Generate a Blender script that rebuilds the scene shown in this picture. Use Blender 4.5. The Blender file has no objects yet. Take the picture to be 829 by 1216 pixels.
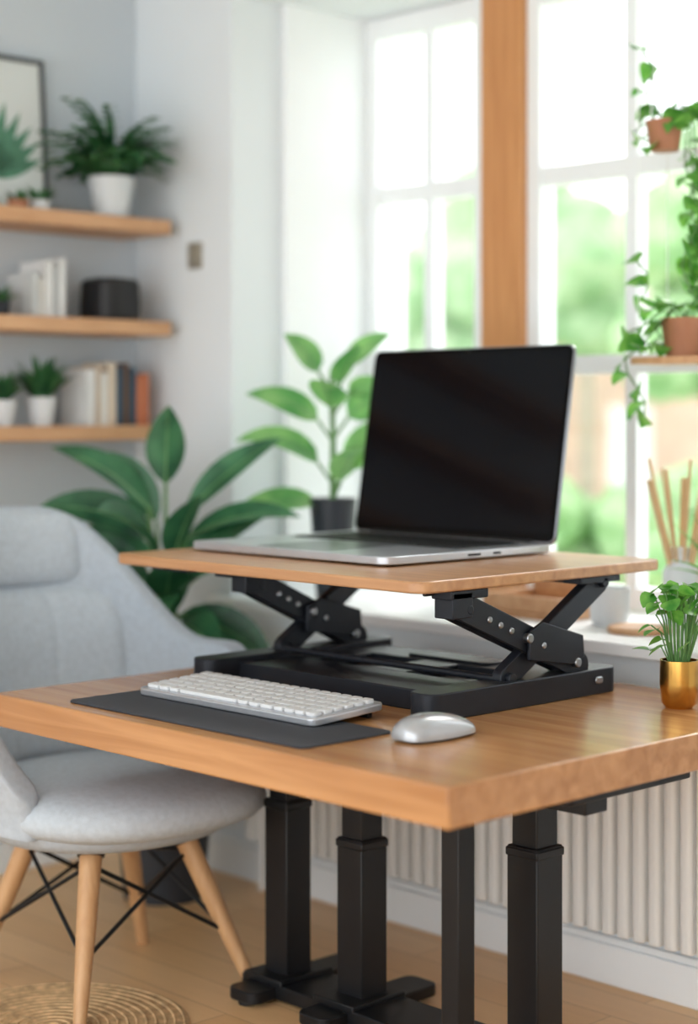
import bpy, bmesh, math, random
from mathutils import Vector, Matrix
random.seed(7)
sc=bpy.context.scene
sin,cos,pi,rad=math.sin,math.cos,math.pi,math.radians

# ---------------------------------------------------------------- materials
def s2l(c):
    c=c/255.0
    return c/12.92 if c<=0.04045 else ((c+0.055)/1.055)**2.4
def rgb(r,g,b): return (s2l(r),s2l(g),s2l(b),1)
def newmat(name):
    m=bpy.data.materials.new(name); m.use_nodes=True
    nt=m.node_tree; b=nt.nodes['Principled BSDF']
    return m,nt,b
def plain(name,col,rough=0.5,metal=0.0,spec=0.5,var=0.06,scale=8,bump=0.0,bscale=200):
    m,nt,b=newmat(name)
    tc=nt.nodes.new('ShaderNodeTexCoord')
    n=nt.nodes.new('ShaderNodeTexNoise'); n.inputs['Scale'].default_value=scale; n.inputs['Detail'].default_value=3
    nt.links.new(tc.outputs['Object'],n.inputs['Vector'])
    r=nt.nodes.new('ShaderNodeValToRGB')
    r.color_ramp.elements[0].position=0.3; r.color_ramp.elements[1].position=0.7
    r.color_ramp.elements[0].color=tuple(max(0,c*(1-var)) for c in col[:3])+(1,)
    r.color_ramp.elements[1].color=tuple(min(1,c*(1+var)) for c in col[:3])+(1,)
    nt.links.new(n.outputs['Fac'],r.inputs['Fac']); nt.links.new(r.outputs['Color'],b.inputs['Base Color'])
    b.inputs['Roughness'].default_value=rough; b.inputs['Metallic'].default_value=metal
    b.inputs['Specular IOR Level'].default_value=spec
    if bump>0:
        n2=nt.nodes.new('ShaderNodeTexNoise'); n2.inputs['Scale'].default_value=bscale
        nt.links.new(tc.outputs['Object'],n2.inputs['Vector'])
        bp=nt.nodes.new('ShaderNodeBump'); bp.inputs['Strength'].default_value=bump; bp.inputs['Distance'].default_value=0.004
        nt.links.new(n2.outputs['Fac'],bp.inputs['Height']); nt.links.new(bp.outputs['Normal'],b.inputs['Normal'])
    return m
def wood(name,c1,c2,stretch=(1.2,14,14),rough=0.4,spec=0.5,scale=3):
    m,nt,b=newmat(name)
    tc=nt.nodes.new('ShaderNodeTexCoord'); mp=nt.nodes.new('ShaderNodeMapping'); mp.inputs['Scale'].default_value=stretch
    nt.links.new(tc.outputs['Object'],mp.inputs['Vector'])
    n=nt.nodes.new('ShaderNodeTexNoise'); n.inputs['Scale'].default_value=scale; n.inputs['Detail'].default_value=8; n.inputs['Distortion'].default_value=0.6
    nt.links.new(mp.outputs['Vector'],n.inputs['Vector'])
    r=nt.nodes.new('ShaderNodeValToRGB'); r.color_ramp.elements[0].position=0.28; r.color_ramp.elements[1].position=0.72
    r.color_ramp.elements[0].color=c1; r.color_ramp.elements[1].color=c2
    nt.links.new(n.outputs['Fac'],r.inputs['Fac']); nt.links.new(r.outputs['Color'],b.inputs['Base Color'])
    b.inputs['Roughness'].default_value=rough; b.inputs['Specular IOR Level'].default_value=spec
    bp=nt.nodes.new('ShaderNodeBump'); bp.inputs['Strength'].default_value=0.05; bp.inputs['Distance'].default_value=0.002
    nt.links.new(n.outputs['Fac'],bp.inputs['Height']); nt.links.new(bp.outputs['Normal'],b.inputs['Normal'])
    return m
def planks(name):
    m,nt,b=newmat(name)
    tc=nt.nodes.new('ShaderNodeTexCoord')
    br=nt.nodes.new('ShaderNodeTexBrick')
    br.inputs['Color1'].default_value=rgb(244,200,146); br.inputs['Color2'].default_value=rgb(232,184,128)
    br.inputs['Mortar'].default_value=rgb(186,138,92)
    br.inputs['Scale'].default_value=1.0; br.inputs['Mortar Size'].default_value=0.0015
    br.inputs['Brick Width'].default_value=1.4; br.inputs['Row Height'].default_value=0.14
    nt.links.new(tc.outputs['Object'],br.inputs['Vector'])
    mp=nt.nodes.new('ShaderNodeMapping'); mp.inputs['Scale'].default_value=(1.5,16,1)
    nt.links.new(tc.outputs['Object'],mp.inputs['Vector'])
    n=nt.nodes.new('ShaderNodeTexNoise'); n.inputs['Scale'].default_value=3; n.inputs['Detail'].default_value=6
    nt.links.new(mp.outputs['Vector'],n.inputs['Vector'])
    mx=nt.nodes.new('ShaderNodeMix'); mx.data_type='RGBA'; mx.blend_type='MULTIPLY'; mx.inputs[0].default_value=0.35
    nt.links.new(br.outputs['Color'],mx.inputs[6])
    r=nt.nodes.new('ShaderNodeValToRGB'); r.color_ramp.elements[0].color=(0.6,0.54,0.48,1); r.color_ramp.elements[1].color=(1,1,1,1)
    nt.links.new(n.outputs['Fac'],r.inputs['Fac']); nt.links.new(r.outputs['Color'],mx.inputs[7])
    nt.links.new(mx.outputs[2],b.inputs['Base Color']); b.inputs['Roughness'].default_value=0.38
    return m
def foliage(name,c1,c2,rough=0.4,trans=0.3,scale=9):
    m,nt,b=newmat(name)
    tc=nt.nodes.new('ShaderNodeTexCoord'); n=nt.nodes.new('ShaderNodeTexNoise'); n.inputs['Scale'].default_value=scale; n.inputs['Detail'].default_value=3
    nt.links.new(tc.outputs['Object'],n.inputs['Vector'])
    r=nt.nodes.new('ShaderNodeValToRGB'); r.color_ramp.elements[0].position=0.35; r.color_ramp.elements[1].position=0.65
    r.color_ramp.elements[0].color=c1; r.color_ramp.elements[1].color=c2
    nt.links.new(n.outputs['Fac'],r.inputs['Fac']); nt.links.new(r.outputs['Color'],b.inputs['Base Color'])
    b.inputs['Roughness'].default_value=rough
    t=nt.nodes.new('ShaderNodeBsdfTranslucent'); nt.links.new(r.outputs['Color'],t.inputs['Color'])
    mx=nt.nodes.new('ShaderNodeMixShader'); mx.inputs[0].default_value=trans
    nt.links.new(b.outputs[0],mx.inputs[1]); nt.links.new(t.outputs[0],mx.inputs[2])
    nt.links.new(mx.outputs[0],nt.nodes['Material Output'].inputs['Surface'])
    return m
def glassmat(name,tint=(1,1,1,1),f=0.06):
    m,nt,b=newmat(name); nt.nodes.remove(b)
    t=nt.nodes.new('ShaderNodeBsdfTransparent'); t.inputs['Color'].default_value=tint
    g=nt.nodes.new('ShaderNodeBsdfGlossy'); g.inputs['Roughness'].default_value=0.02
    mx=nt.nodes.new('ShaderNodeMixShader'); mx.inputs[0].default_value=f
    nt.links.new(t.outputs[0],mx.inputs[1]); nt.links.new(g.outputs[0],mx.inputs[2])
    nt.links.new(mx.outputs[0],nt.nodes['Material Output'].inputs['Surface'])
    return m

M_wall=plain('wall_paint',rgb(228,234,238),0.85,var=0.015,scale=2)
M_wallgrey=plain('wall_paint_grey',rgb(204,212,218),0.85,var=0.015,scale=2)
M_white=plain('white_trim',rgb(244,247,249),0.4,var=0.01)
M_rad=plain('radiator_enamel',rgb(240,238,234),0.35,var=0.01)
M_floor=planks('oak_floor')
M_oak=wood('oak_desk',rgb(168,116,72),rgb(202,150,100),(0.5,9,9),0.22)
M_oak2=wood('oak_riser',rgb(176,126,86),rgb(206,158,114),(0.5,9,9),0.30)
M_shelf=wood('shelf_wood',rgb(196,146,104),rgb(218,172,130),(9,0.9,9),0.5)
M_post=wood('post_wood',rgb(192,130,78),rgb(212,152,98),(12,12,0.8),0.45)
M_leg=wood('chair_leg_wood',rgb(196,148,102),rgb(214,170,124),(12,12,1.2),0.45)
M_black=plain('black_powder',rgb(20,21,24),0.42,spec=0.35,var=0.1,bump=0.05)
M_riser=plain('riser_metal',rgb(36,39,46),0.40,metal=0.3,spec=0.4,var=0.08)
M_dark=plain('dark_plastic',rgb(20,20,23),0.5)
M_mat=plain('desk_mat',rgb(54,57,64),0.65,var=0.08,bump=0.1)
M_alu=plain('aluminium',rgb(206,209,215),0.30,metal=0.7,var=0.02)
M_mouse=plain('mouse_shell',rgb(190,192,196),0.25,metal=0.5,var=0.02)
M_alud=plain('aluminium_edge',rgb(140,142,148),0.3,metal=0.9,var=0.02)
M_key=plain('key_white',rgb(222,223,224),0.5,var=0.01)
M_keyb=plain('key_black',rgb(22,22,24),0.5)
M_scr=plain('screen_glass',rgb(6,8,14),0.10,spec=0.2,var=0.0)
M_bez=plain('screen_bezel',rgb(3,3,4),0.2,spec=0.15,var=0.0)
M_steel=plain('steel',rgb(170,172,176),0.3,metal=1.0,var=0.02)
M_brass=plain('brass',rgb(206,160,84),0.22,metal=1.0,var=0.04)
M_fab=plain('chair_fabric',rgb(194,203,211),0.95,spec=0.1,var=0.06,scale=60,bump=0.35,bscale=400)
M_fab2=plain('chair_fabric_shell',rgb(188,197,206),0.95,spec=0.1,var=0.06,scale=60,bump=0.35,bscale=400)
M_jute=plain('jute',rgb(206,172,130),0.95,spec=0.1,var=0.3,scale=40,bump=0.5,bscale=90)
M_pot=plain('ceramic_white',rgb(222,226,229),0.35,var=0.01)
M_potd=plain('ceramic_dark',rgb(40,46,54),0.45)
M_terra=plain('terracotta',rgb(176,120,90),0.7,var=0.1)
M_soil=plain('soil',rgb(58,44,34),0.95,var=0.3,scale=60)
M_green=foliage('leaf_deep',rgb(34,84,58),rgb(74,132,90),0.33,0.2)
M_fern=foliage('leaf_fern',rgb(32,84,50),rgb(72,128,74),0.5,0.2,20)
M_lite=foliage('leaf_light',rgb(88,156,84),rgb(146,200,120),0.4,0.35)
M_lite2=foliage('leaf_bright',rgb(68,144,50),rgb(130,192,86),0.4,0.35,25)
M_stem=plain('stem',rgb(96,140,78),0.6)
M_vein=foliage('leaf_vein',rgb(112,160,104),rgb(134,180,122),0.4,0.2)
M_glass=glassmat('window_glass')
M_reed=plain('reed',rgb(214,180,134),0.7)
M_paper=plain('art_paper',rgb(222,228,226),0.7,var=0.01)
M_print=plain('art_print',rgb(92,142,116),0.8,var=0.3,scale=12)
M_frame=plain('frame_black',rgb(70,72,74),0.5)
M_sw=plain('switch_brass',rgb(170,164,150),0.4,metal=0.5)
bookcols=[rgb(232,234,234),rgb(222,206,186),rgb(236,234,228),rgb(60,84,104),rgb(110,84,66),rgb(206,126,90),rgb(206,210,210)]
M_books=[plain('book_%d'%i,c,0.7) for i,c in enumerate(bookcols)]

# ---------------------------------------------------------------- mesh builder
class MB:
    def __init__(s): s.bm=bmesh.new(); s.mats=[]
    def mi(s,m):
        if m not in s.mats: s.mats.append(m)
        return s.mats.index(m)
    def faces(s,vs,fs,mat,M=None):
        k=s.mi(mat); bv=[s.bm.verts.new(M@Vector(v) if M else Vector(v)) for v in vs]
        for f in fs:
            try:
                fc=s.bm.faces.new([bv[i] for i in f]); fc.material_index=k; fc.smooth=True
            except ValueError: pass
        return bv
    def box(s,x0,x1,y0,y1,z0,z1,mat,M=None):
        v=[(x0,y0,z0),(x1,y0,z0),(x1,y1,z0),(x0,y1,z0),(x0,y0,z1),(x1,y0,z1),(x1,y1,z1),(x0,y1,z1)]
        f=[(0,3,2,1),(4,5,6,7),(0,1,5,4),(1,2,6,5),(2,3,7,6),(3,0,4,7)]
        s.faces(v,f,mat,M)
    def prism(s,poly,z0,z1,mat,M=None):
        n=len(poly); v=[(x,y,z0) for x,y in poly]+[(x,y,z1) for x,y in poly]
        f=[tuple(reversed(range(n))),tuple(range(n,2*n))]+[(i,(i+1)%n,n+(i+1)%n,n+i) for i in range(n)]
        s.faces(v,f,mat,M)
    def slab(s,x0,x1,y0,y1,z0,z1,r,mat,M=None,seg=6):
        p=[]
        for cx,cy,a0 in ((x1-r,y0+r,-90),(x1-r,y1-r,0),(x0+r,y1-r,90),(x0+r,y0+r,180)):
            for i in range(seg+1):
                a=rad(a0+90*i/seg); p.append((cx+r*cos(a),cy+r*sin(a)))
        s.prism(p,z0,z1,mat,M)
    def beam(s,p,q,w,t,mat,ref=(1,0,0),rnd=False):
        p=Vector(p);q=Vector(q);d=(q-p);L=d.length;d.normalize()
        tx=(Vector(ref)-d*d.dot(Vector(ref))).normalized(); wy=tx.cross(d)
        M=Matrix((( d.x,wy.x,tx.x,p.x),(d.y,wy.y,tx.y,p.y),(d.z,wy.z,tx.z,p.z),(0,0,0,1)))
        if rnd: s.slab(-w/2,L+w/2,-w/2,w/2,-t/2,t/2,w/2*0.98,mat,M)
        else: s.box(0,L,-w/2,w/2,-t/2,t/2,mat,M)
    def tube(s,pts,r,mat,seg=8,caps=True):
        pts=[Vector(p) for p in pts]; n=len(pts)
        rs=r if isinstance(r,(list,tuple)) else [r]*n
        k=s.mi(mat); rings=[]; prev=None
        for i,p in enumerate(pts):
            d=(pts[min(i+1,n-1)]-pts[max(i-1,0)]).normalized()
            if prev is None:
                a=Vector((0,0,1)) if abs(d.z)<0.9 else Vector((1,0,0))
                u=d.cross(a).normalized()
            else: u=(prev-d*d.dot(prev)).normalized()
            prev=u; v=d.cross(u)
            rings.append([s.bm.verts.new(p+(u*cos(2*pi*j/seg)+v*sin(2*pi*j/seg))*rs[i]) for j in range(seg)])
        for a,b in zip(rings,rings[1:]):
            for j in range(seg):
                f=s.bm.faces.new((a[j],a[(j+1)%seg],b[(j+1)%seg],b[j])); f.material_index=k; f.smooth=True
        if caps:
            for R in (rings[0][::-1],rings[-1]):
                f=s.bm.faces.new(R); f.material_index=k
    def lathe(s,c,prof,mat,seg=32,sx=1,sy=1,power=2):
        c=Vector(c);k=s.mi(mat);rings=[]
        for r,z in prof:
            ring=[]
            for j in range(seg):
                a=2*pi*j/seg; ca,sa=cos(a),sin(a)
                g=(abs(ca)**power+abs(sa)**power)**(-1/power)
                ring.append(s.bm.verts.new(c+Vector((r*g*ca*sx,r*g*sa*sy,z))))
            rings.append(ring)
        for a,b in zip(rings,rings[1:]):
            for j in range(seg):
                f=s.bm.faces.new((a[j],a[(j+1)%seg],b[(j+1)%seg],b[j])); f.material_index=k; f.smooth=True
        for R in (rings[0][::-1],rings[-1]):
            f=s.bm.faces.new(R); f.material_index=k; f.smooth=True
    def leaf(s,base,az,el,L,W,droop,mat,fold=0.25,n=8,p=0.75,vein=None,twist=0):
        az=rad(az);e=rad(el);dr=rad(droop);pos=Vector(base);k=s.mi(mat);rows=[]
        side0=Vector((-sin(az),cos(az),0))
        for i in range(n+1):
            t=i/n
            d=Vector((cos(az)*cos(e),sin(az)*cos(e),sin(e)))
            R=Matrix.Rotation(rad(twist),3,d); side=R@side0; up=d.cross(side)
            w=W/2*max(0.02,sin(pi*min(1,max(0,t))**p))**0.85 if 0<t<1 else W*0.012
            rows.append([s.bm.verts.new(pos+side*w+up*fold*w),s.bm.verts.new(pos+side*w*0.5+up*fold*w*0.35),s.bm.verts.new(pos),
                         s.bm.verts.new(pos-side*w*0.5+up*fold*w*0.35),s.bm.verts.new(pos-side*w+up*fold*w)])
            pos=pos+d*(L/n); e-=dr/n
        for a,b in zip(rows,rows[1:]):
            for j in range(4):
                f=s.bm.faces.new((a[j],b[j],b[j+1],a[j+1])); f.material_index=k; f.smooth=True
        if vein:
            s.tube([r[2].co.copy() for r in rows],[0.004*(1-0.8*i/n) for i in range(n+1)],vein,5,False)
    def finish(s,name,bevel=0,bseg=2,parent=None,sub=0,angle=35,recalc=False,sol=0):
        me=bpy.data.meshes.new(name)
        if recalc: bmesh.ops.recalc_face_normals(s.bm,faces=s.bm.faces)
        s.bm.to_mesh(me); s.bm.free()
        for m in s.mats: me.materials.append(m)
        me.set_sharp_from_angle(angle=rad(angle))
        o=bpy.data.objects.new(name,me); sc.collection.objects.link(o)
        if sol:
            m=o.modifiers.new('sol','SOLIDIFY'); m.thickness=sol; m.offset=0
        if bevel>0:
            m=o.modifiers.new('bev','BEVEL'); m.width=bevel; m.segments=bseg; m.limit_method='ANGLE'; m.angle_limit=rad(40)
        if sub:
            m=o.modifiers.new('sub','SUBSURF'); m.levels=sub; m.render_levels=sub
        if parent: o.parent=parent
        return o
def empty(name):
    e=bpy.data.objects.new(name,None); sc.collection.objects.link(e); return e

WY=3.85; SX=-5.09; GY=4.49
# ---------------------------------------------------------------- room shell
b=MB(); b.box(-5.4,2.2,-2.2,WY,-0.06,0,M_floor); b.finish('floor')
b=MB(); b.box(SX-0.12,2.2,-1.2,4.7,3.2,3.3,M_wall); b.finish('ceiling_unseen')  # unseen ceiling, carried on past the camera to cut overhead light
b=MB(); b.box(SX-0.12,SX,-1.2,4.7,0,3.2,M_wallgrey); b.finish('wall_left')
b=MB(); b.box(2.1,2.2,-1.2,WY,0,3.2,M_wall); b.finish('wall_right_fill_block')  # unseen wall, added to lower the side fill and raise contrast
b=MB()
b.box(SX,-4.554,WY,4.66,0,3.2,M_wall)
b.box(-4.554,-4.52,4.07,4.66,0.9,2.97,M_white)
b.box(-4.554,-2.2,WY,4.66,0,0.90,M_wall)
b.box(-4.554,-2.2,WY,4.66,2.955,3.2,M_wall)
b.box(-2.2,2.1,WY,4.66,0,3.2,M_wall)
b.finish('wall_back',0.004)
b=MB(); b.box(SX,2.1,WY-0.02,WY,0,0.11,M_white); b.box(SX,2.1,WY-0.014,WY,0.11,0.13,M_white); b.finish('baseboard_back',0.004)
b=MB(); b.box(SX,SX+0.02,-1.2,WY-0.02,0,0.11,M_white); b.finish('baseboard_left',0.004)
b=MB(); b.slab(-4.62,-2.14,WY-0.06,WY,0.90,0.934,0.008,M_white); b.box(-4.552,-2.202,WY,4.45,0.90,0.934,M_white); b.finish('trim_1',0.004)

# windows
def window(name,x0,x1,mx):
    e=empty(name)
    b=MB(); z0,z1=0.934,2.953; y0,y1=4.45,4.53
    b.box(x0+0.001,x0+0.055,y0,y1,z0+0.001,z1,M_white); b.box(x1-0.055,x1-0.001,y0,y1,z0+0.001,z1,M_white)
    b.box(x0+0.056,x1-0.056,y0+0.002,y1-0.002,z0+0.001,z0+0.07,M_white); b.box(x0+0.056,x1-0.056,y0+0.002,y1-0.002,z1-0.075,z1-0.001,M_white)
    b.box(mx-0.022,mx+0.022,y0+0.015,y1-0.01,z0+0.002,z1-0.002,M_white)
    for zc in (2.32,1.703):
        b.box(x0+0.056,x1-0.056,y0+0.008,y1-0.012,zc-0.03,zc+0.03,M_white)
    b.finish('frame',parent=e)
    b=MB(); b.box(x0+0.02,x1-0.02,4.492,4.496,z0+0.02,z1-0.02,M_glass); b.finish('glass',parent=e)
window('window_1',-4.52,-3.945,-4.225)
window('window_2',-3.768,-3.0,-3.357)
window('window_3',-2.823,-2.2,-2.51)
for i,(a,c) in enumerate(((-3.945,-3.768),(-3.0,-2.823))):
    b=MB(); b.box(a,c,4.42,4.56,0.935,2.954,M_post); b.finish('trim_%d'%(i+2),0.006)

# switch
b=MB(); b.slab(-0.036,0.036,-0.045,0.045,0,0.01,0.008,M_sw,Matrix.Translation((-4.744,WY,2.09))@Matrix.Rotation(rad(90),4,'X'))
b.box(-4.755,-4.733,WY-0.02,WY-0.008,2.075,2.105,M_sw); b.finish('light_switch',0.002)

# radiator
b=MB()
x=-4.36
while x<-2.3:
    b.slab(x,x+0.038,3.735,3.800,0.17,0.73,0.014,M_rad); x+=0.05
b.box(-4.35,-2.32,3.765,3.805,0.19,0.71,M_rad)
b.box(-4.2,-4.17,3.80,3.849,0.6,0.64,M_rad); b.box(-2.5,-2.47,3.80,3.849,0.6,0.64,M_rad)
b.tube([(-4.32,3.78,0.2),(-4.32,3.78,0.0)],0.012,M_rad)
b.tube([(-2.36,3.78,0.2),(-2.36,3.78,0.0)],0.012,M_rad)
b.finish('radiator',0.006)

# ---------------------------------------------------------------- shelves
for z in (2.213,1.864,1.506):
    b=MB(); b.box(SX,-4.817,1.6,3.80,z-0.05,z,M_shelf); b.finish('wall_shelf',0.004)

def tuft(b,c,n,L,W,mat,el=(20,85),droop=(30,80),r=0.02,p=0.7):
    for i in range(n):
        az=360*i/n*2.4+random.uniform(-20,20); e=random.uniform(*el); a=rad(az)
        b.leaf((c[0]+r*cos(a),c[1]+r*sin(a),c[2]),az,e,L*random.uniform(0.7,1.1),W,random.uniform(*droop),mat,0.3,6,p)
def pot(b,c,r0,r1,h,mat,soil=True):
    x,y,z=c
    b.lathe((x,y,z),[(r0,0),(r1,h),(r1*0.9,h),(r1*0.88,h*0.85)],mat)
    b.lathe((x,y,z),[(r1*0.86,h*0.84),(r1*0.86,h*0.87)],M_soil)
# fern on top shelf
b=MB(); c=(-4.92,3.62,2.213); pot(b,c,0.055,0.082,0.14,M_pot)
for i in range(68):
    az=i*137.5; e=random.uniform(30,88); L=random.uniform(0.26,0.38)
    a=rad(az); base=Vector((c[0]+0.02*cos(a),c[1]+0.02*sin(a),c[2]+0.13))
    if cos(a)<-0.2: L*=0.5
    if sin(a)>0.3: L*=0.75
    b.leaf(base,az,e,L,0.03,random.uniform(60,100),M_fern,0.2,7,0.6,None,30*cos(rad(az-46)))
    ee=rad(e); pos=base.copy()
    for k in range(9):
        d=Vector((cos(a)*cos(ee),sin(a)*cos(ee),sin(ee))); pos=pos+d*L/10; ee-=rad(80)/10
        for sgn in (55,-55): b.leaf(pos,az+sgn,15,0.07*(1-k*0.07),0.022,20,M_fern,0.1,3,0.7,None,25)
b.finish('potted_fern')
b=MB(); c=(-4.95,3.355,1.506); pot(b,c,0.035,0.052,0.095,M_pot); tuft(b,(c[0],c[1],c[2]+0.085),60,0.15,0.024,M_fern,(45,88),(10,50)); b.finish('potted_succulent')
b=MB(); c=(-4.95,3.20,1.506); pot(b,c,0.035,0.05,0.085,M_pot); tuft(b,(c[0],c[1],c[2]+0.08),40,0.10,0.024,M_fern,(40,85),(10,50)); b.finish('potted_succulent')
b=MB(); c=(-4.95,3.19,1.864); pot(b,c,0.03,0.04,0.05,M_potd); tuft(b,(c[0],c[1],c[2]+0.045),24,0.07,0.018,M_fern,(30,85),(10,60)); b.finish('potted_succulent')
b=MB(); c=(-4.93,3.25,2.213); pot(b,c,0.03,0.036,0.035,M_terra); tuft(b,(c[0],c[1],c[2]+0.03),20,0.04,0.016,M_fern,(30,85),(10,60)); b.finish('potted_succulent')
b=MB(); c=(-4.93,3.335,2.213); pot(b,c,0.03,0.034,0.04,M_pot); tuft(b,(c[0],c[1],c[2]+0.035),24,0.06,0.014,M_fern,(30,85),(10,60)); b.finish('potted_succulent')
# speaker
b=MB(); b.lathe((-4.94,3.63,1.864),[(0.078,0),(0.09,0.006),(0.092,0.05),(0.088,0.13),(0.078,0.142)],M_dark,40,1.0,1.0,3.2)
b.lathe((-4.94,3.63,1.864+0.142),[(0.06,0),(0.06,0.004)],M_black); b.finish('smart_speaker')
# books
def books(name,y0,lst,z):
    b=MB(); y=y0
    for t,h,ci in lst:
        m=M_books[ci]
        b.box(-5.05,-4.90,y,y+0.003,z,z+h,m); b.box(-5.05,-4.90,y+t-0.004,y+t-0.001,z,z+h,m); b.box(-4.903,-4.90,y,y+t-0.001,z,z+h,m)
        b.box(-5.045,-4.903,y+0.003,y+t-0.004,z+0.004,z+h-0.004,M_paper)
        y+=t
    b.finish(name,0.001)
books('book_row',3.285,[(0.03,0.15,6),(0.02,0.13,2),(0.035,0.19,0),(0.02,0.18,6),(0.03,0.20,0)],1.864)
books('book_row',3.50,[(0.04,0.19,0),(0.022,0.20,1),(0.03,0.18,2),(0.035,0.215,1),(0.03,0.20,3),(0.025,0.215,4),(0.03,0.20,3),(0.03,0.17,5),(0.025,0.18,5)],1.506)
# picture
e=empty('framed_botanical_print')
y0,y1,z0,z1=2.86,3.43,2.213,2.745
T=Matrix.Translation((SX+0.06,0,z0))@Matrix.Rotation(rad(-4),4,'Y')@Matrix.Translation((0,0,-z0))
b=MB()
for (a,c,d,f) in ((y0,y0+0.014,z0,z1),(y1-0.014,y1,z0,z1),(y0,y1,z0,z0+0.014),(y0,y1,z1-0.014,z1)): b.box(0,0.02,a,c,d,f,M_frame,T)
b.finish('frame',parent=e)
b=MB(); b.box(0.004,0.01,y0+0.012,y1-0.012,z0+0.012,z1-0.012,M_paper,T); b.finish('paper',parent=e)
b=MB()
def flatleaf(y,z,ang,L,W):
    n=8;vs=[];a=rad(ang);d=(cos(a),sin(a));s=(-sin(a),cos(a))
    for sg in (1,-1):
        for i in range(n+1):
            t=i/n if sg==1 else 1-i/n; w=W/2*sin(pi*t**0.8)*sg
            vs.append((0.012,y+d[0]*L*t+s[0]*w,z+d[1]*L*t+s[1]*w))
    b.faces(vs,[tuple(range(len(vs)))],M_print,T)
for a in range(20,175,14): flatleaf(3.21,2.33,a,0.27*(0.7+0.3*sin(rad(a))),0.05)
b.finish('print',parent=e)

# ---------------------------------------------------------------- large floor plant
b=MB(); pc=Vector((-4.50,3.52,0)); pot(b,pc,0.13,0.16,0.36,M_potd)
LV=[(1.34,-75,84,0.26,0.13,15),(1.26,178,50,0.38,0.12,40),(1.24,2,50,0.40,0.115,25),(1.16,186,38,0.40,0.14,50),
 (1.04,176,36,0.42,0.14,60),(1.16,-12,32,0.40,0.12,45),(1.06,8,44,0.36,0.13,30),(1.02,-25,32,0.40,0.13,55),
 (0.99,192,34,0.42,0.14,55),(0.94,170,30,0.40,0.14,50),(0.92,-20,-5,0.38,0.14,45),(0.88,-60,20,0.34,0.14,70),
 (0.86,200,25,0.38,0.13,65),(1.12,-120,50,0.34,0.14,50),(1.10,-60,60,0.30,0.13,30),(0.84,-5,10,0.34,0.13,70),
 (0.86,-130,30,0.34,0.14,60),(0.82,180,18,0.36,0.13,55),(1.22,150,62,0.3,0.11,30),(0.96,-45,45,0.38,0.14,50),(0.98,-90,15,0.34,0.14,60),
 (1.10,165,20,0.38,0.13,30),(0.90,-80,60,0.34,0.14,50),(0.84,-35,-15,0.32,0.13,40),(1.0,-150,40,0.34,0.13,50)]
for i,(z,ra,el,L,W,dr) in enumerate(LV):
    a=rad(46+ra); off=0.03+0.02*(i%3)
    st=Vector((pc.x+off*cos(a),pc.y+off*sin(a),z-0.02))
    b.tube([(pc.x+0.02*cos(a),pc.y+0.02*sin(a),0.30),(pc.x+0.01*cos(a),pc.y+0.01*sin(a),(z+0.3)/2),st],[0.011,0.009,0.006],M_stem)
    b.leaf(st,46+ra,el,L,W,dr,M_green,0.35,10,0.85,M_vein,40*cos(rad(ra))+random.uniform(-22,22))
b.finish('large_potted_plant')

# sill plant
b=MB(); pc=Vector((-4.217,4.0,0.934)); pot(b,pc,0.055,0.078,0.335,M_potd)
top=pc+Vector((0,0,0.33))
b.tube([top-Vector((0,0,0.03)),top+Vector((0.01,-0.01,0.2)),top+Vector((-0.01,0,0.42))],[0.012,0.01,0.006],M_stem)
for (dz,ra,el,L,W,dr) in ((0.10,182,48,0.30,0.10,75),(0.24,178,40,0.26,0.10,45),(0.28,-100,40,0.20,0.13,30),(0.08,-15,60,0.24,0.14,50),
   (0.25,-10,45,0.22,0.13,50),(0.40,190,60,0.17,0.11,30),(0.42,0,50,0.18,0.11,30),(-0.03,192,10,0.30,0.11,40),(0.33,15,20,0.17,0.11,30),(0.04,-60,60,0.22,0.13,60),(0.15,-5,20,0.20,0.13,40),(0.36,-60,60,0.18,0.13,30)):
    a=rad(46+ra); st=top+Vector((0.05*cos(a),0.05*sin(a),dz+0.02))
    b.tube([top+Vector((0,0,max(0,dz-0.05))),st],0.005,M_stem); b.leaf(st,46+ra,el,L,W,dr,M_lite,0.2,9,0.72,M_vein,50*cos(rad(ra))+random.uniform(-20,20))
b.finish('potted_rubber_plant')

# sill objects
b=MB(); b.lathe((-3.16,4.10,0.934),[(0.045,0),(0.056,0.02),(0.062,0.11),(0.057,0.11),(0.05,0.02)],M_pot); b.finish('ceramic_cup')
b=MB(); b.lathe((-3.0,4.03,0.934),[(0.085,0),(0.09,0.006),(0.09,0.014),(0.085,0.018)],M_shelf,40); b.finish('wooden_trivet')
b=MB(); c=(-3.05,4.30,0.934); b.lathe(c,[(0.05,0),(0.055,0.01),(0.055,0.15),(0.03,0.19),(0.03,0.22),(0.026,0.22),(0.026,0.19),(0.05,0.14),(0.05,0.012)],M_pot)
for i in range(9):
    a=rad(40*i); b.tube([(c[0],c[1],c[2]+0.05),(c[0]+0.10*cos(a),c[1]+0.10*sin(a),c[2]+0.42+0.03*(i%3))],0.005 if i%3 else 0.012,M_reed)
b.finish('reed_diffuser')
b=MB(); b.slab(-3.62,-3.30,4.05,4.30,0.934,0.95,0.03,M_shelf); b.box(-3.60,-3.32,4.28,4.295,0.95,1.03,M_shelf); b.box(-3.60,-3.32,4.06,4.075,0.95,1.0,M_shelf)
b.box(-3.615,-3.60,4.06,4.295,0.95,1.0,M_shelf); b.box(-3.32,-3.305,4.06,4.295,0.95,1.0,M_shelf); b.finish('wooden_tray',0.003)
b=MB(); c=(-2.80,4.20,0.934); pot(b,c,0.045,0.06,0.12,M_pot); tuft(b,(c[0],c[1],c[2]+0.11),40,0.24,0.03,M_lite2,(35,85),(10,60)); b.finish('potted_herb')

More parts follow.
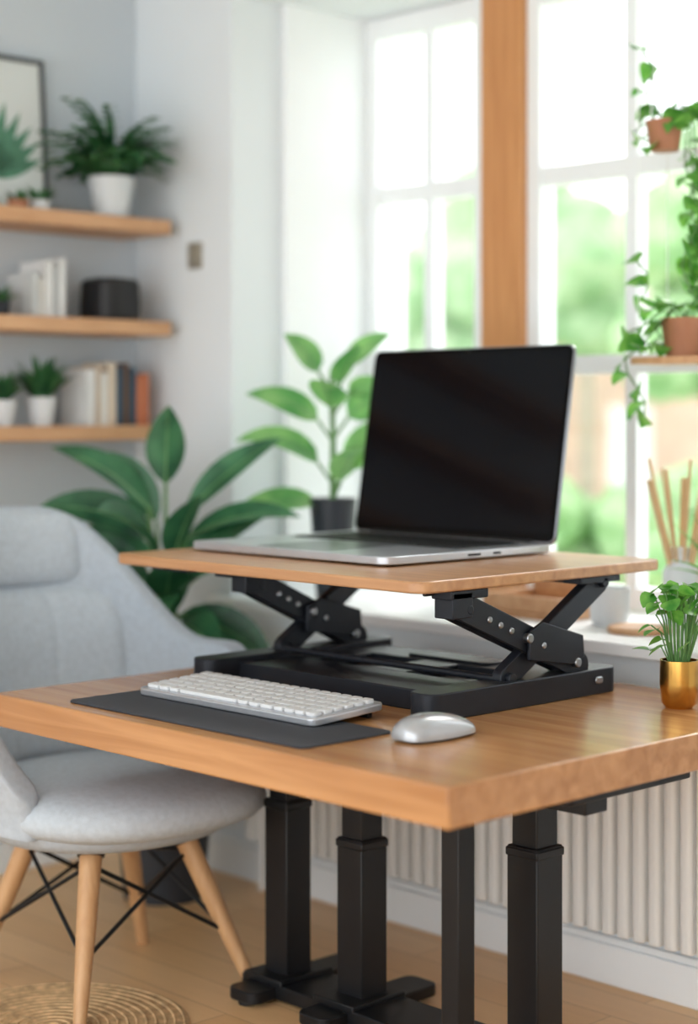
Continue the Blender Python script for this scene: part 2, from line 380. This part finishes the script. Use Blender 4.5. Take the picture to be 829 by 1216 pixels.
# hanging plants
def hanger(name,x,y,z,r,vines,leafmat,board):
    b=MB()
    if board:
        b.slab(x-0.13,x+0.13,y-0.09,y+0.09,z-0.02,z,0.01,M_shelf)
        for sx in (-0.11,0.11):
            for sy in (-0.07,0.07): b.tube([(x+sx,y+sy,z-0.02),(x+sx,y+sy,2.953)],0.002,M_white,5)
    else:
        for k in range(3):
            a=rad(120*k+20); b.tube([(x+r*cos(a),y+r*sin(a),z+r*1.55),(x,y,2.953)],0.002,M_white,5)
    pot(b,(x,y,z),r*0.75,r,r*1.6,M_terra)
    for (ra,out,drop,n) in vines:
        a=rad(46+ra); pts=[]
        for k in range(n+1):
            t=k/n; o=out*min(1,t*2.2)+0.02*sin(7*t+ra); zz=z+r*1.5+0.05*sin(min(1,t*3)*pi)-drop*max(0,t-0.15)
            pts.append(Vector((x+o*cos(a)+0.015*sin(9*t),y+o*sin(a),zz)))
        b.tube(pts,0.003,M_stem,5)
        for k,p in enumerate(pts[1:]):
            az=46+ra+(75 if k%2 else -75)+random.uniform(-40,40)
            b.leaf(p,az,random.uniform(-30,30),random.uniform(0.06,0.10),random.uniform(0.05,0.075),60,leafmat,0.2,6,0.6,None,random.uniform(-60,60))
    b.finish(name)
hanger('hanging_pothos',-2.99,4.23,1.71,0.07,[(180,0.14,0.32,8),(170,0.12,-0.2,6),(200,0.16,0.10,6),(-40,0.12,0.3,8),(20,0.05,-0.5,12),(0,0.02,-0.35,9),(150,0.07,0.1,5)],M_lite2,True)
hanger('hanging_pothos',-3.06,4.23,2.31,0.055,[(180,0.06,0.08,4),(170,0.05,-0.25,6),(0,0.10,0.5,12),(-30,0.12,0.55,12),(10,0.14,-0.2,7),(20,0.1,0.3,9)],M_lite2,False)

# ---------------------------------------------------------------- desk
DX0,DX1,DY0,DY1,DT=-3.85,-2.279,2.463,3.74,0.84
e=empty('standing_desk')
b=MB(); b.box(DX0,DX1,DY0,DY1,DT-0.083,DT,M_oak); b.finish('tabletop',0.005,3,parent=e)
b=MB()
def deskleg(x,y,s,zs):
    b.box(x-s*0.41,x+s*0.41,y-s*0.41,y+s*0.41,zs-0.05,0.735,M_black)
    b.box(x-s/2,x+s/2,y-s/2,y+s/2,0.02,zs,M_black)
    b.box(x-s/2-0.003,x+s/2+0.003,y-s/2-0.003,y+s/2+0.003,zs-0.025,zs-0.004,M_black)
    b.box(x-0.07,x+0.07,y-0.07,y+0.07,0.72,0.745,M_black)
deskleg(-3.25,3.185,0.092,0.46); deskleg(-3.52,3.172,0.088,0.52); deskleg(-2.65,3.158,0.092,0.55)
b.box(-2.735,-2.68,2.93,2.985,0.02,0.75,M_black)
b.box(-3.6,-2.4,3.13,3.21,0.735,0.757,M_black)
b.box(-2.45,-2.37,3.02,3.50,0.735,0.757,M_black); b.box(-3.55,-3.49,2.8,3.5,0.735,0.757,M_black)
b.slab(-2.52,-2.42,3.00,3.46,0.695,0.735,0.02,M_black)
b.box(-2.70,-2.44,3.08,3.16,0.66,0.735,M_black)
b.tube([(-2.70,3.02,0.71),(-2.68,3.0,0.66)],0.02,M_black)
b.tube([(-2.70,2.98,0.70),(-2.62,3.02,0.67),(-2.55,3.04,0.71)],0.012,M_black)
for x in (-3.25,-3.52,-2.65):
    b.slab(x-0.055,x+0.055,3.0,3.42,0.012,0.042,0.03,M_black)
    b.box(x-0.075,x+0.075,3.08,3.27,0.04,0.062,M_black)
b.slab(-2.75,-2.665,2.80,3.1,0.012,0.042,0.02,M_black)
b.slab(-3.62,-2.6,3.08,3.26,0.012,0.05,0.03,M_black)
for x in (-3.25,-3.52,-2.65):
    for y in (3.03,3.39): b.lathe((x,y,0),[(0.025,0),(0.025,0.014)],M_dark)
b.finish('leg_frame',0.004,parent=e)

# mat
b=MB(); b.slab(-3.60,-2.745,2.515,2.79,DT,DT+0.006,0.02,M_mat); b.finish('desk_mat',0.002)
# keyboard
kx0,kx1,ky0,ky1=-3.54,-2.895,2.685,2.915
e=empty('computer_keyboard')
T=Matrix.Translation((0,ky0,DT+0.007))@Matrix.Rotation(rad(3.2),4,'X')
b=MB(); b.slab(kx0,kx1,0,ky1-ky0,0,0.018,0.02,M_alu,T); b.finish('case',0.004,3,parent=e)
b=MB()
rows=6; kh=(ky1-ky0-0.03)/rows
for r in range(rows):
    y=0.015+r*kh; x=kx0+0.014
    ws=[1]*17 if r!=0 else [1.3,1.1,1.1,6.0,1.1,1.1,1.3,1,1,1,1]
    if r==1: ws=[2.1]+[1]*10+[1.9,1,1,1]
    if r==2: ws=[1.7]+[1]*11+[1.3,1,1,1]
    tot=sum(ws); u=(kx1-kx0-0.028)/tot
    for w in ws:
        b.slab(x+0.003,x+w*u-0.003,y+0.003,y+kh-0.003,0.018,0.027,0.005,M_key,T,2); x+=w*u
b.finish('keys',0.0015,1,parent=e)
b=MB(); b.box(kx0+0.03,kx1-0.03,ky1-0.03,ky1-0.015,DT,DT+0.024,M_dark); b.finish('feet',0.002,parent=e)
# mouse
b=MB(); mc=Vector((-2.655,2.822,DT))
n=20; m=24
k=b.mi(M_mouse); rings=[]
for i in range(n+1):
    t=i/n; yy=-cos(pi*t)*0.105; w=0.058*max(0.0,sin(pi*t))**0.5; h=0.043*max(0.0,sin(pi*t))**0.55*(1.0+0.25*cos(pi*(t-0.15)))
    ring=[]
    for j in range(m+1):
        a=pi*j/m; ring.append(b.bm.verts.new(mc+Vector((w*cos(a),yy,0.006+h*abs(sin(a))**0.8))))
    rings.append(ring)
for A,B in zip(rings,rings[1:]):
    for j in range(m):
        f=b.bm.faces.new((A[j],A[j+1],B[j+1],B[j])); f.material_index=k; f.smooth=True
b.lathe(mc,[(0.045,0),(0.053,0.004),(0.055,0.012)],M_alud,32,1.0,1.85)
bmesh.ops.remove_doubles(b.bm,verts=b.bm.verts,dist=0.0002)
b.finish('computer_mouse',angle=60)

# ---------------------------------------------------------------- desk riser
PT=1.163; px0,px1,py0,py1=-3.956,-2.779,2.913,3.844
e=empty('desk_riser')
b=MB(); b.slab(px0,px1,py0,py1,PT-0.028,PT,0.045,M_oak2); b.finish('platform',0.005,3,parent=e)
b=MB()
XL,XR=-3.61,-2.815
BH=0.064
for X in (XL,XR):
    b.slab(X-0.045,X+0.045,2.94,3.635,DT,DT+BH,0.035,M_riser)
# base frame: flat pressed plate with two pockets joining the runners
b.box(XL,XR,3.04,3.09,DT,DT+0.050,M_riser)
b.box(XL+0.03,XR-0.03,3.09,3.24,DT+0.002,DT+0.048,M_riser)
b.box(XL+0.03,XR-0.03,3.44,3.58,DT+0.002,DT+0.048,M_riser)
for (xa,xb) in ((XL+0.03,XL+0.14),(-3.27,-3.15),(XR-0.14,XR-0.03)): b.box(xa,xb,3.24,3.44,DT+0.002,DT+0.048,M_riser)
b.box(XL+0.12,XR-0.12,3.24,3.44,DT+0.002,DT+0.022,M_dark)
b.slab(-3.36,-3.07,3.46,3.55,DT+0.048,DT+0.056,0.02,M_riser)
for X,s,ya,yb,yc,yd in ((XL,1,3.11,3.50,3.57,3.24),(XR,-1,3.06,3.50,3.60,3.24)):
    zt,zb=PT-0.045,DT+BH
    b.box(X-0.035,X+0.03,3.02,3.15,PT-0.05,PT-0.028,M_riser)
    b.box(X-0.03,X+0.03,3.50,3.66,PT-0.045,PT-0.028,M_riser)
    b.beam((X-0.03,ya-0.07,PT-0.036),(X-0.03,ya+0.06,PT-0.036),0.012,0.012,M_riser)
    for dx in (-0.022,0.022):
        b.beam((X+dx,ya,zt-0.02),(X+dx,yb,zb+0.012),0.068,0.010,M_riser,rnd=True)
    b.beam((X,yc,zt),(X,yd,zb+0.005),0.058,0.030,M_riser,rnd=True)
    b.prism([(-0.03,-0.03),(0.13,-0.055),(0.18,-0.04),(0.175,0.015),(0.02,0.06),(-0.03,0.04)],-0.006,0.006,M_riser,
       Matrix.Translation((X+0.035,3.32,zb+0.075))@Matrix(((0,0,1,0),(1,0,0,0),(0,1,0,0),(0,0,0,1))))
    A0=Vector((X,ya,zt-0.02));A1=Vector((X,yb,zb+0.012))
    for tt in (0.06,0.22,0.31,0.40,0.52,0.64,0.94):
        p=A0.lerp(A1,tt); big=tt in (0.06,0.52,0.94)
        b.tube([p-Vector((0.031,0,0)),p+Vector((0.031 if tt<0.5 else 0.044,0,0))],0.012 if big else 0.008,M_riser if tt==0.06 else M_steel,14)
    for yy,zz in ((yc,zt),(yd,zb+0.005)):
        b.tube([(X-0.03,yy,zz),(X+0.03,yy,zz)],0.014,M_riser,14)
    b.box(X-0.03,X+0.03,ya-0.035,ya+0.035,zt-0.05,zt+0.012,M_riser)
b.tube([(XL,3.60,1.115),(XR,3.60,1.115)],0.008,M_riser,12)
b.tube([(XL,3.22,DT+0.068),(XR,3.22,DT+0.068)],0.009,M_riser,12)
b.box(-3.86,-3.72,2.99,3.05,PT-0.044,PT-0.028,M_riser); b.box(-3.84,-3.79,2.96,3.01,PT-0.040,PT-0.032,M_riser)
b.slab(-0.014,0.014,-0.009,0.009,0,0.006,0.008,M_steel,Matrix.Translation((XR+0.044,3.55,DT+0.036))@Matrix(((0,0,1,0),(1,0,0,0),(0,1,0,0),(0,0,0,1))))
b.finish('lift_frame',0.003,parent=e)

# ---------------------------------------------------------------- laptop
e=empty('laptop')
lx0,lx1,ly0,ly1=-3.895,-3.105,3.13,3.79
b=MB(); b.slab(lx0,lx1,ly0,ly1,PT+0.005,PT+0.026,0.04,M_alu)
for x in (lx0+0.06,lx1-0.06):
    for y in (ly0+0.06,ly1-0.06): b.lathe((x,y,PT),[(0.02,0),(0.02,0.006)],M_dark,16)
b.finish('base',0.006,3,parent=e)
b=MB(); zt=PT+0.026
b.slab(lx0+0.07,lx1-0.07,ly0+0.33,ly1-0.07,zt-0.001,zt+0.0012,0.01,M_bez)
b.slab(-3.64,-3.36,ly0+0.03,ly0+0.30,zt-0.001,zt+0.0008,0.015,M_alud)
u=(lx1-lx0-0.16)/14
for r in range(6):
    for c in range(14):
        if r==0 and 4<=c<=8: 
            if c==4: b.slab(lx0+0.08+c*u+0.003,lx0+0.08+9*u-0.003,ly0+0.336,ly0+0.336+0.036,zt,zt+0.004,0.004,M_keyb,None,2)
            continue
        b.slab(lx0+0.08+c*u+0.003,lx0+0.08+(c+1)*u-0.003,ly0+0.336+r*0.042,ly0+0.336+r*0.042+0.036,zt,zt+0.004,0.004,M_keyb,None,2)
b.box(lx1-0.002,lx1+0.001,ly0+0.30,ly0+0.35,PT+0.012,PT+0.018,M_bez); b.box(lx1-0.002,lx1+0.001,ly0+0.40,ly0+0.43,PT+0.012,PT+0.018,M_bez)
b.finish('keyboard',0.0,parent=e)
hy,hz=3.783,zt-0.004; up=Vector((0,0.092,0.557)); H=up.length; up.normalize(); nrm=Vector((0,-up.z,up.y))
T=Matrix(((1,0,0,0),(0,up.y,nrm.y,hy),(0,up.z,nrm.z,hz),(0,0,0,1)))
b=MB(); b.slab(lx0,lx1,0.0,H,-0.012,0.0,0.025,M_alud,T); b.finish('lid',0.003,parent=e)
b=MB(); b.slab(lx0+0.004,lx1-0.004,0.008,H-0.004,0.0,0.0015,0.022,M_bez,T)
b.slab(lx0+0.016,lx1-0.016,0.03,H-0.018,0.0015,0.0020,0.012,M_scr,T)
b.slab(-3.505,-3.495,H-0.015,H-0.007,0.0015,0.0022,0.0038,M_dark,T)
b.finish('screen',parent=e)
b=MB(); b.tube([(lx0+0.08,hy,hz+0.002),(lx1-0.08,hy,hz+0.002)],0.009,M_dark,12); b.finish('hinge',parent=e)

# ---------------------------------------------------------------- brass pot plant
b=MB(); c=Vector((-2.512,3.532,DT))
b.lathe(c,[(0.033,0),(0.043,0.012),(0.047,0.06),(0.046,0.115),(0.042,0.115),(0.042,0.1)],M_brass)
b.lathe(c,[(0.041,0.098),(0.041,0.102)],M_soil)
for i in range(46):
    a=rad(i*137.5); rr=0.078*math.sqrt((i+1)/46); h=0.30-0.12*(rr/0.078)**2*random.uniform(0.1,1.5)
    p=c+Vector((rr*cos(a),rr*sin(a),h)); p0=c+Vector((0.02*cos(a),0.02*sin(a),0.1))
    b.tube([p0,(p0+p)/2+Vector((0,0,0.03)),p],0.0018,M_stem,5)
    b.leaf(p,-44+random.uniform(-120,120),random.uniform(-40,20),random.uniform(0.035,0.05),random.uniform(0.04,0.052),30,M_lite2,0.15,6,0.65,None,random.uniform(-40,40))
b.finish('potted_pilea')

# ---------------------------------------------------------------- armchair
cx,cy=-3.95,2.88
e=empty('armchair')
def sm(a,b_,x):
    t=max(0,min(1,(x-a)/(b_-a))); return t*t*(3-2*t)
def geo(ph,z):
    a=abs(ph); zz=z-0.46
    r=0.345+0.10*sm(0,0.35,zz)+0.02*sm(60,95,a)
    lean=-0.10*max(0,zz-0.1)*max(0,cos(rad(ph)))
    narrow=1-0.17*sm(0.40,0.9,zz)
    return r,lean,narrow
def htop(a): return 1.275-0.03*sm(18,36,a)-0.36*sm(30,76,a)-0.32*sm(90,120,a)
def shellpt(ph,u):
    z=0.46+(htop(abs(ph))-0.46)*u
    r,lean,nar=geo(ph,z); p=rad(ph)
    return Vector((cx-r*cos(p)+lean,cy+r*sin(p)*nar,z))
b=MB(); k=b.mi(M_fab2); NP,NU=44,14; g=[]
for i in range(NP+1):
    ph=-118+236*i/NP
    g.append([b.bm.verts.new(shellpt(ph,j/NU)) for j in range(NU+1)])
for i in range(NP):
    for j in range(NU):
        f=b.bm.faces.new((g[i][j],g[i+1][j],g[i+1][j+1],g[i][j+1])); f.material_index=k; f.smooth=True
b.lathe((cx,cy,0.445),[(0.22,0),(0.31,0.005),(0.335,0.03),(0.33,0.05)],M_fab2,40,1,1,2.3)
b.finish('shell',parent=e,sub=1,sol=0.075,angle=180)
def pad(name,z0,z1,pm,mat,pf,ch=0):
    b=MB(); k=b.mi(mat); n1,n2=40,20; F=[];Bk=[]
    for i in range(n1+1):
        s=-1+2*i/n1; ro=[];rb=[]
        for j in range(n2+1):
            t=j/n2; tt=2*t-1
            ss=s*(1-0.12*abs(tt)**4); z=z0+(z1-z0)*(0.5+0.5*tt*(1-0.12*abs(s)**4))
            a=pm*ss; r,lean,nar=geo(a,z); p=rad(a)
            puff=pf*(1-abs(s)**2.6)**0.5*(1-abs(tt)**3)**0.5
            puff*=1-0.10*ch*(abs(cos(s*pi*1.5))<0.12)
            def P(rr): return Vector((cx-rr*cos(p)+lean,cy+rr*sin(p)*nar,z))
            ro.append(b.bm.verts.new(P(r-0.03-puff))); rb.append(b.bm.verts.new(P(r-0.018)))
        F.append(ro);Bk.append(rb)
    for i in range(n1):
        for j in range(n2):
            for G,fl in ((F,0),(Bk,1)):
                q=(G[i][j],G[i+1][j],G[i+1][j+1],G[i][j+1]); f=b.bm.faces.new(q[::-1] if fl else q); f.material_index=k; f.smooth=True
    b.finish(name,parent=e,sub=1,angle=180)
pad('headrest',1.035,1.262,33,M_fab,0.05); pad('back_cushion',0.54,1.045,48,M_fab,0.065,1)
b=MB(); b.lathe((cx+0.05,cy,0),[(0.12,0.45),(0.30,0.452),(0.37,0.472),(0.39,0.51),(0.37,0.552),(0.31,0.576),(0.2,0.588),(0.08,0.59)],M_fab,48,1.03,1.0,2.5); b.finish('seat_cushion',parent=e,sub=1,angle=180)
b=MB()
feet=[(-3.667,2.60),(-3.60,3.12),(-4.14,3.16),(-4.20,2.62)]
tops=[]
for fx,fy in feet:
    tx,ty=cx+(fx-cx)*0.5,cy+(fy-cy)*0.5; tops.append((tx,ty))
    z0=0.012 if fx>-3.7 and fy<2.7 else 0.002
    b.tube([(fx,fy,z0),(fx+(tx-fx)*0.5,fy+(ty-fy)*0.5,0.22),(tx,ty,0.44)],[0.017,0.026,0.031],M_leg,16)
b.finish('legs',parent=e,angle=60)
b=MB()
def on(i,z):
    fx,fy=feet[i]; tx,ty=tops[i]; t=z/0.44; return Vector((fx+(tx-fx)*t,fy+(ty-fy)*t,z))
for i in range(4):
    j=(i+1)%4
    b.tube([on(i,0.15),on(j,0.37)],0.006,M_black,8); b.tube([on(j,0.15),on(i,0.37)],0.006,M_black,8)
b.tube([on(0,0.37),on(2,0.37)],0.008,M_black); b.tube([on(1,0.37),on(3,0.37)],0.008,M_black)
for i in range(4): b.tube([on(i,0.39),on(i,0.445)],[0.036,0.038],M_black,16)
b.lathe((cx,cy,0),[(0.16,0.40),(0.18,0.42),(0.18,0.45)],M_black)
b.finish('wire_base',parent=e)
# rug
b=MB()
rc=Vector((-3.72,2.555,0))
b.lathe(rc,[(0.34,0.0),(0.345,0.004),(0.34,0.006)],M_jute,64)
for i in range(14):
    R=0.02+0.024*i; b.tube([rc+Vector((R*cos(2*pi*k/64),R*sin(2*pi*k/64),0.006)) for k in range(65)],0.0035,M_jute,6)
b.finish('round_jute_rug')

# ---------------------------------------------------------------- outside
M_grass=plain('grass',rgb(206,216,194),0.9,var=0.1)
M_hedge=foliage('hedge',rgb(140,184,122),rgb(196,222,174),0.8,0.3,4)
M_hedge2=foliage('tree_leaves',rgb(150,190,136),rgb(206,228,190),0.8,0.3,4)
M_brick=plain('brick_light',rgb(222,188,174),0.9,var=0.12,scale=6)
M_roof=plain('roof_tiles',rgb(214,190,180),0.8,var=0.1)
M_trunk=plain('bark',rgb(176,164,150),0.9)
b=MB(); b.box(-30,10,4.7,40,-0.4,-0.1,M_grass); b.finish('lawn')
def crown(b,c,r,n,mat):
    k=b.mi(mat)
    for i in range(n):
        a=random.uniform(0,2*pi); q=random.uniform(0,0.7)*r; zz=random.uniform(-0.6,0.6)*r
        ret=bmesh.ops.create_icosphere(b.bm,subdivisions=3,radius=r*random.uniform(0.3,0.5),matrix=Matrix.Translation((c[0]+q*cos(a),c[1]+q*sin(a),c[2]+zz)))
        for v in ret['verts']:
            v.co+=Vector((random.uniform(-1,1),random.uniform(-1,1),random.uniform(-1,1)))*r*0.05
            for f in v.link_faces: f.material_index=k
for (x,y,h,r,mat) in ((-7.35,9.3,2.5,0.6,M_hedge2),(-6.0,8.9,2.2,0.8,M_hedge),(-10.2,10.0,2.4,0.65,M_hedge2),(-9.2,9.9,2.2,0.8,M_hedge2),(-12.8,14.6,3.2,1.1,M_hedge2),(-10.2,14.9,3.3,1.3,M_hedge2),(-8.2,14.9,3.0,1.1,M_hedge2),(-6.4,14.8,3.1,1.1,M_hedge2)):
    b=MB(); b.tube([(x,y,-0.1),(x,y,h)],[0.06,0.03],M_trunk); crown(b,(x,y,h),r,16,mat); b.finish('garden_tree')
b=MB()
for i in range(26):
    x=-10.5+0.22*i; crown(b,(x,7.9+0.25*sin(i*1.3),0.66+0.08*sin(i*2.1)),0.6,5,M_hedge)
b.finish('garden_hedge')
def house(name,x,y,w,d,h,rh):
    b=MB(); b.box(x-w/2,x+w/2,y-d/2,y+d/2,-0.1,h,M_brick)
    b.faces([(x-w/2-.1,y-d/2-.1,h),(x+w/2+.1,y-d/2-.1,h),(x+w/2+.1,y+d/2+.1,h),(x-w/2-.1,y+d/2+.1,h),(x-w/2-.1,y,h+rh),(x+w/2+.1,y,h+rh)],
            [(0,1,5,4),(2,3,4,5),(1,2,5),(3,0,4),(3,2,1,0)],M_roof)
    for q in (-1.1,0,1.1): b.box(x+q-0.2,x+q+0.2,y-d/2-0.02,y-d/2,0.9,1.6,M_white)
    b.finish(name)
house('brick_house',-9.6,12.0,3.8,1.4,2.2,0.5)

# ---------------------------------------------------------------- lighting
w=bpy.data.worlds.new('World'); sc.world=w; w.use_nodes=True
bg=w.node_tree.nodes['Background']; bg.inputs['Color'].default_value=(0.94,0.98,1.0,1); bg.inputs['Strength'].default_value=3.1
s=bpy.data.lights.new('sun','SUN'); s.energy=3.4; s.angle=rad(22); s.color=(1,0.97,0.92)
so=bpy.data.objects.new('sun',s); sc.collection.objects.link(so)
so.rotation_euler=Vector((-0.25,0.75,0.55)).to_track_quat('Z','Y').to_euler(); so.location=(0,8,8)
sc.view_settings.view_transform='Standard'; sc.view_settings.look='None'; sc.view_settings.exposure=0

# ---------------------------------------------------------------- camera
cd=bpy.data.cameras.new('camera'); co=bpy.data.objects.new('camera',cd); sc.collection.objects.link(co)
co.location=(0,0,1.55); co.rotation_euler=(rad(90),0,rad(46))
cd.sensor_fit='VERTICAL'; cd.sensor_height=36; cd.sensor_width=24; cd.lens=2100/1216*36
cd.shift_y=-118/1216; cd.clip_end=200
cd.dof.use_dof=True; cd.dof.focus_distance=4.2; cd.dof.aperture_fstop=0.9
sc.camera=co
